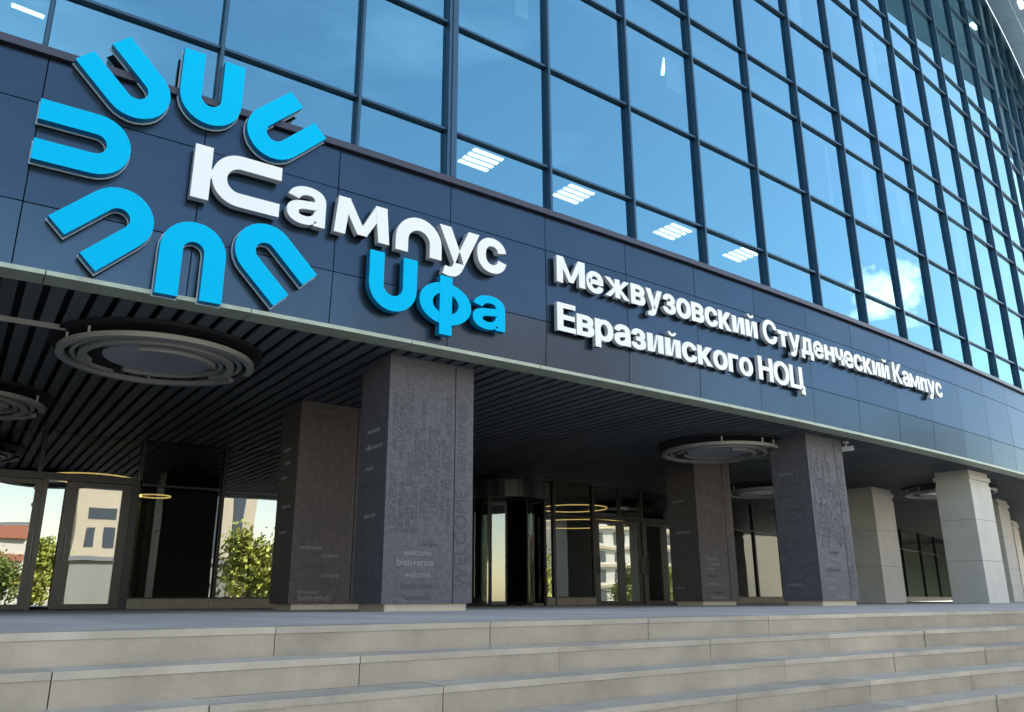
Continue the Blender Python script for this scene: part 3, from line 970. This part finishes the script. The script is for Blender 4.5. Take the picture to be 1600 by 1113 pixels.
def hoop(s, e, z, r, label):
    c = path(s, e, z); t = thing('hoop_lamp', c, label, 'lobby lamp')
    bm = bmesh.new(); arc_wall(bm, Vector((c.x, c.y, 0)), r - .025, r, 0, 2 * PI - .001, z, z + .028, 40)
    part('lit_ring', bm, M_hoop, t)
    bm = bmesh.new()
    for a in (0.5, 2.6, 4.7):
        x, y = c.x + (r - .02) * math.cos(a), c.y + (r - .02) * math.sin(a)
        wbox(bm, x - .006, x + .006, y - .006, y + .006, z + .029 + EYE, Z_SOF + EYE)
    part('hanger', bm, M_frame, t)
hoop(18.3, E_W - 1.5, 2.95, 1.15, 'upper yellow lit hoop hanging in the lobby right of the revolving door')
hoop(18.6, E_W - 1.7, 2.46, 1.7, 'lower and wider yellow lit hoop hanging in the lobby right of the revolving door')
hoop(2.6, E_W - 1.5, 2.74, 0.95, 'yellow lit hoop hanging in the lobby above the left glass doors')
hoop(4.1, E_W - 1.4, 2.42, 0.36, 'small yellow lit hoop in the lobby beside the left glass doors')

# small camera on the soffit beside the right lettered column
c = path(17.02, -0.6, 3.4)
t = thing('security_camera', c, 'small security camera under the soffit edge beside the front right lettered column', 'camera')
Mx = Matrix.Translation(c) @ Matrix.Rotation(0.3, 4, 'Z')
bm = bmesh.new(); wbox(bm, -.05, .05, -.05, .05, .075, .12, Mx); wbox(bm, -.015, .015, -.015, .015, .0, .074, Mx); part('bracket', bm, M_hood, t)
bm = bmesh.new(); wbox(bm, -.055, .055, -.17, .12, -.11, -.002, Mx); bevel(bm, .018, 2); part('body', bm, M_wside, t)
bm = bmesh.new(); bmesh.ops.create_cone(bm, cap_ends=True, segments=16, radius1=.035, radius2=.03, depth=.03, matrix=Mx @ Matrix.Translation((0, -.186, -.055)) @ Matrix.Rotation(PI / 2, 4, 'X')); part('lens', bm, M_steel, t)
# slim light rail across the slats at the left
bm = bmesh.new(); pbox(bm, -2.4, 0.82, -1.87, -1.83, Z_SOF - .05, Z_SOF + .018); part('soffit_rail', bm, M_ring)

# office ceiling lamps behind the upper glass
LZ = 11.2
names = ('square office ceiling lamp behind the glass, leftmost of four',
         'square office ceiling lamp behind the glass, second from the left of four',
         'square office ceiling lamp behind the glass, third from the left of four',
         'square office ceiling lamp behind the glass, rightmost and farthest of four')
for (x, y, h), lab in zip(((10.05, 16.45, 0.05), (13.27, 16.6, 0.07), (17.43, 16.85, 0.09), (20.65, 16.9, 0.11)), names):
    t = thing('ceiling_lamp', (x, y, LZ + EYE - 0.02), lab, 'ceiling lamp', 'office ceiling lamps')
    Mx = Matrix.Translation((x, y, LZ + EYE)) @ Matrix.Rotation(h, 4, 'Z')
    bm = bmesh.new(); wbox(bm, -.5, .5, -.5, .5, -.02, .06, Mx); part('housing', bm, M_hood, t)
    for k in range(4):
        bm = bmesh.new(); wbox(bm, -.46, .46, -.43 + k * .23, -.31 + k * .23, -.05, -.022, Mx); part('tube', bm, M_tube, t)
for (s, e, lab, ang) in ((10.05, -0.45, 'short strip lamp high behind the glass, left one of two slanting bars', 0.9), (11.35, -0.55, 'short strip lamp high behind the glass, right one of two slanting bars', 0.9),
                         (-0.4, -6.5, 'long strip lamp behind the glass in the top left corner above the emblem', 0.1)):
    c = path(s, e, 11.19)
    Mx = Matrix.Translation(c) @ Matrix.Rotation(ang, 4, 'Z')
    bm = bmesh.new(); wbox(bm, -.28, .28, -.035, .035, -.05, 0.0, Mx)
    t = thing('strip_lamp', c, lab, 'ceiling lamp')
    part('tube', bm, M_tube, t)
    bm = bmesh.new(); wbox(bm, -.3, .3, -.05, .05, 0.002, 0.06, Mx); part('housing', bm, M_hood, t)
for (px, py, lab) in ((34.7, 12.2, 'white eave lamp under the roof overhang, the larger in the top right corner'), (36.4, 12.55, 'white eave lamp under the roof overhang, the smaller at the right edge')):
    Mx = Matrix.Translation((px, py, Z_ROOF + .03 + EYE)) @ Matrix.Rotation(0.25, 4, 'Z')
    bm = bmesh.new(); wbox(bm, -.3, .3, -.09, .09, -.04, .018, Mx)
    t = thing('eave_lamp', (px, py, Z_ROOF + EYE), lab, 'eave lamp'); part('diffuser', bm, M_eavelamp, t)

# ------------------------------------------------------------------ across the square (seen mirrored in the glass)
M_bark = mat('bark', (0.10, 0.075, 0.05), 0.9, noise=(6, 0.3, 5))
def leaf_mat(name, col):
    M = mat(name, col, 0.6, island=0.45)
    return M
M_leaf = leaf_mat('leaf_bright', (0.30, 0.33, 0.05)); M_leaf2 = leaf_mat('leaf_mid', (0.19, 0.24, 0.05))
def tree(x, y, h, r, seed, label, M, weeping=False, n=5200):
    rnd = random.Random(seed)
    t = thing('tree', (x, y, 0), label, 'tree', 'trees across the square')
    bm = bmesh.new()
    def limb(p0, p1, r0, r1, k=6):
        d = (p1 - p0).normalized(); u = d.orthogonal().normalized(); v = d.cross(u)
        a = [bm.verts.new(p0 + (u * math.cos(q) + v * math.sin(q)) * r0) for q in [2 * PI * i / k for i in range(k)]]
        b = [bm.verts.new(p1 + (u * math.cos(q) + v * math.sin(q)) * r1) for q in [2 * PI * i / k for i in range(k)]]
        for i in range(k): bm.faces.new((a[i], a[(i + 1) % k], b[(i + 1) % k], b[i]))
    base = Vector((x, y, -0.05)); mid = base + Vector((rnd.uniform(-.2, .2), rnd.uniform(-.2, .2), h * .45)); top = base + Vector((rnd.uniform(-.3, .3), rnd.uniform(-.3, .3), h * .9))
    limb(base, mid, .03 * h * .7, .02 * h * .7); limb(mid, top, .02 * h * .7, .01)
    cl = []
    for i in range(16):
        f = rnd.uniform(.25, .85); st = base.lerp(top, f); a = rnd.uniform(0, 6.28); l = r * (1.15 - f * .8) * rnd.uniform(.5, 1)
        en = st + Vector((math.cos(a) * l, math.sin(a) * l, l * rnd.uniform(.1, .6))); limb(st, en, .05, .012, 5)
        cl.append((en, rnd.uniform(.25, .5) * r)); cl.append((st.lerp(en, .6), rnd.uniform(.2, .4) * r))
    part('trunk', bm, M_bark, t)
    bm = bmesh.new()
    for i in range(n):
        c, cr = rnd.choice(cl)
        p = c + Vector((rnd.gauss(0, .45), rnd.gauss(0, .45), rnd.gauss(0, .45))) * cr
        if weeping: p.z -= abs(rnd.gauss(0, .5)) * r * .8
        if p.z < .3: continue
        sz = rnd.uniform(.08, .2) * (h / 7)
        d = Vector((rnd.gauss(0, 1), rnd.gauss(0, 1), rnd.gauss(0, 1))).normalized(); u = d.orthogonal().normalized() * sz; v = d.cross(u).normalized() * sz * .7
        bm.faces.new([bm.verts.new(p + q) for q in (u, v, -u, -v)])
    part('crown', bm, M, t)
    return t

def house(x, y, rz, wd, dp, h, Mw, label, wins, Mwin, name='facing_building', stripe=None):
    t = thing(name, (x, y, 0), label, 'building')
    Mx = Matrix.Translation((x, y, 0)) @ Matrix.Rotation(rz, 4, 'Z')
    bm = bmesh.new(); wbox(bm, -wd / 2, wd / 2, -dp, 0, -.05, h, Mx); part('wall', bm, Mw, t)
    bm = bmesh.new(); wbox(bm, -wd / 2 - .2, wd / 2 + .2, -dp - .2, .2, h + .003, h + .35, Mx); part('roof', bm, M_conc, t)
    for (u0, u1, z0, z1) in wins:
        bm = bmesh.new(); wbox(bm, u0, u1, 0.003, 0.06, z0, z1, Mx); part('window', bm, Mwin, t)
    if stripe:
        for (z0, z1, Ms) in stripe:
            bm = bmesh.new(); wbox(bm, -wd / 2 - .01, wd / 2 + .01, .004, .35, z0, z1, Mx); part('balcony_band', bm, Ms, t)
    return t
M_beige = mat('beige_render', (0.55, 0.48, 0.37), 0.8, noise=(.6, .06, 5)); M_greyw = mat('grey_render', (0.30, 0.30, 0.29), 0.8, noise=(.6, .08, 5))
M_whiter = mat('white_render', (0.7, 0.68, 0.62), 0.8); M_redr = mat('red_render', (0.42, 0.16, 0.10), 0.8)
M_win = mat('far_window', (0.08, 0.10, 0.12), 0.15); M_orange = mat('ochre_render', (0.5, 0.28, 0.08), .8)
M_brick = mat('brick_render', (0.50, 0.29, 0.20), 0.8, noise=(.8, .1, 5))
house(57, -47, 0.1, 38, 10, 27, M_brick, 'tall warm brick apartment block across the square behind the trees', [(-16 + 3.3 * i, -14.4 + 3.3 * i, 2 + 3 * j, 3.7 + 3 * j) for i in range(10) for j in range(8)], M_win)
house(19.5, -42, 0.0, 18.4, 8, 14, M_beige, 'beige rendered building across the square with tall dark window strips', [(-8.2, -7.4, 6.3, 8), (-6.6, -5.8, 6.3, 8), (-8.2, -5.8, 8.8, 9.8), (-2.5, -1.5, 6, 13), (4.2, 5.4, 5.6, 13.2), (7, 8, 5.6, 13.2)], M_win)
house(19.8, -39.5, 0.0, 19.4, 2.4, 5.0, M_greyw, 'low grey annex in front of the beige building across the square', [], M_win)
house(0, -64, 0, 13, 8, 9.5, M_whiter, 'distant white and red striped block beyond the square', [], M_win, stripe=[(3.5, 4.6, M_orange), (6, 6.8, M_redr), (8.4, 9.5, M_redr)])
house(112, -44, 0.35, 46, 10, 15, M_whiter, 'long pale apartment block with balconies far across the square', [(-21 + 3.2 * i, -19.6 + 3.2 * i, 1.5 + 3 * j, 3.2 + 3 * j) for i in range(13) for j in range(4)], M_win, stripe=[(0.6 + 3 * j, 1.1 + 3 * j, M_beige) for j in range(1, 5)])
house(140, -26, 0.9, 16, 10, 24, M_beige, 'plain pale slab block at the far right end of the square', [], M_win)
tree(8.4, -41, 7.6, 2.4, 1, 'leafy bright green tree at the left end of the beige building across the square', M_leaf)
tree(3.6, -47, 6.5, 2.8, 2, 'broad green tree across the square in front of the striped block', M_leaf2)
tree(26, -35, 9.4, 3.0, 3, 'slender weeping birch in front of the grey annex across the square', M_leaf, True)
tree(6.6, -38, 7.8, 2.2, 5, 'bright young tree beside the leafy tree at the left end of the beige building', M_leaf)
tree(29.3, -34, 10.5, 2.2, 6, 'tall narrow bright tree right of the weeping birch', M_leaf, True)
for k, (x, y, h, r, lab, M) in enumerate(((31, -37, 9.5, 2.4, 'tall bright green tree at the right end of the beige building', M_leaf), (54, -21, 8.5, 2.8, 'bright green tree opposite the revolving door, nearest of the right row', M_leaf), (64.5, -21, 8, 3.0, 'bright green tree opposite the lobby windows, second of the right row', M_leaf),
        (77, -23, 6.5, 2.6, 'mid green tree in front of the apartment block, third of the right row', M_leaf2), (86, -24, 7.0, 3, 'bright green tree in front of the apartment block, fourth of the right row', M_leaf),
        (47, -24, 7, 2.6, 'mid green tree across the square, left of the right row', M_leaf2))):
    tree(x, y, h, r, 10 + k, lab, M)
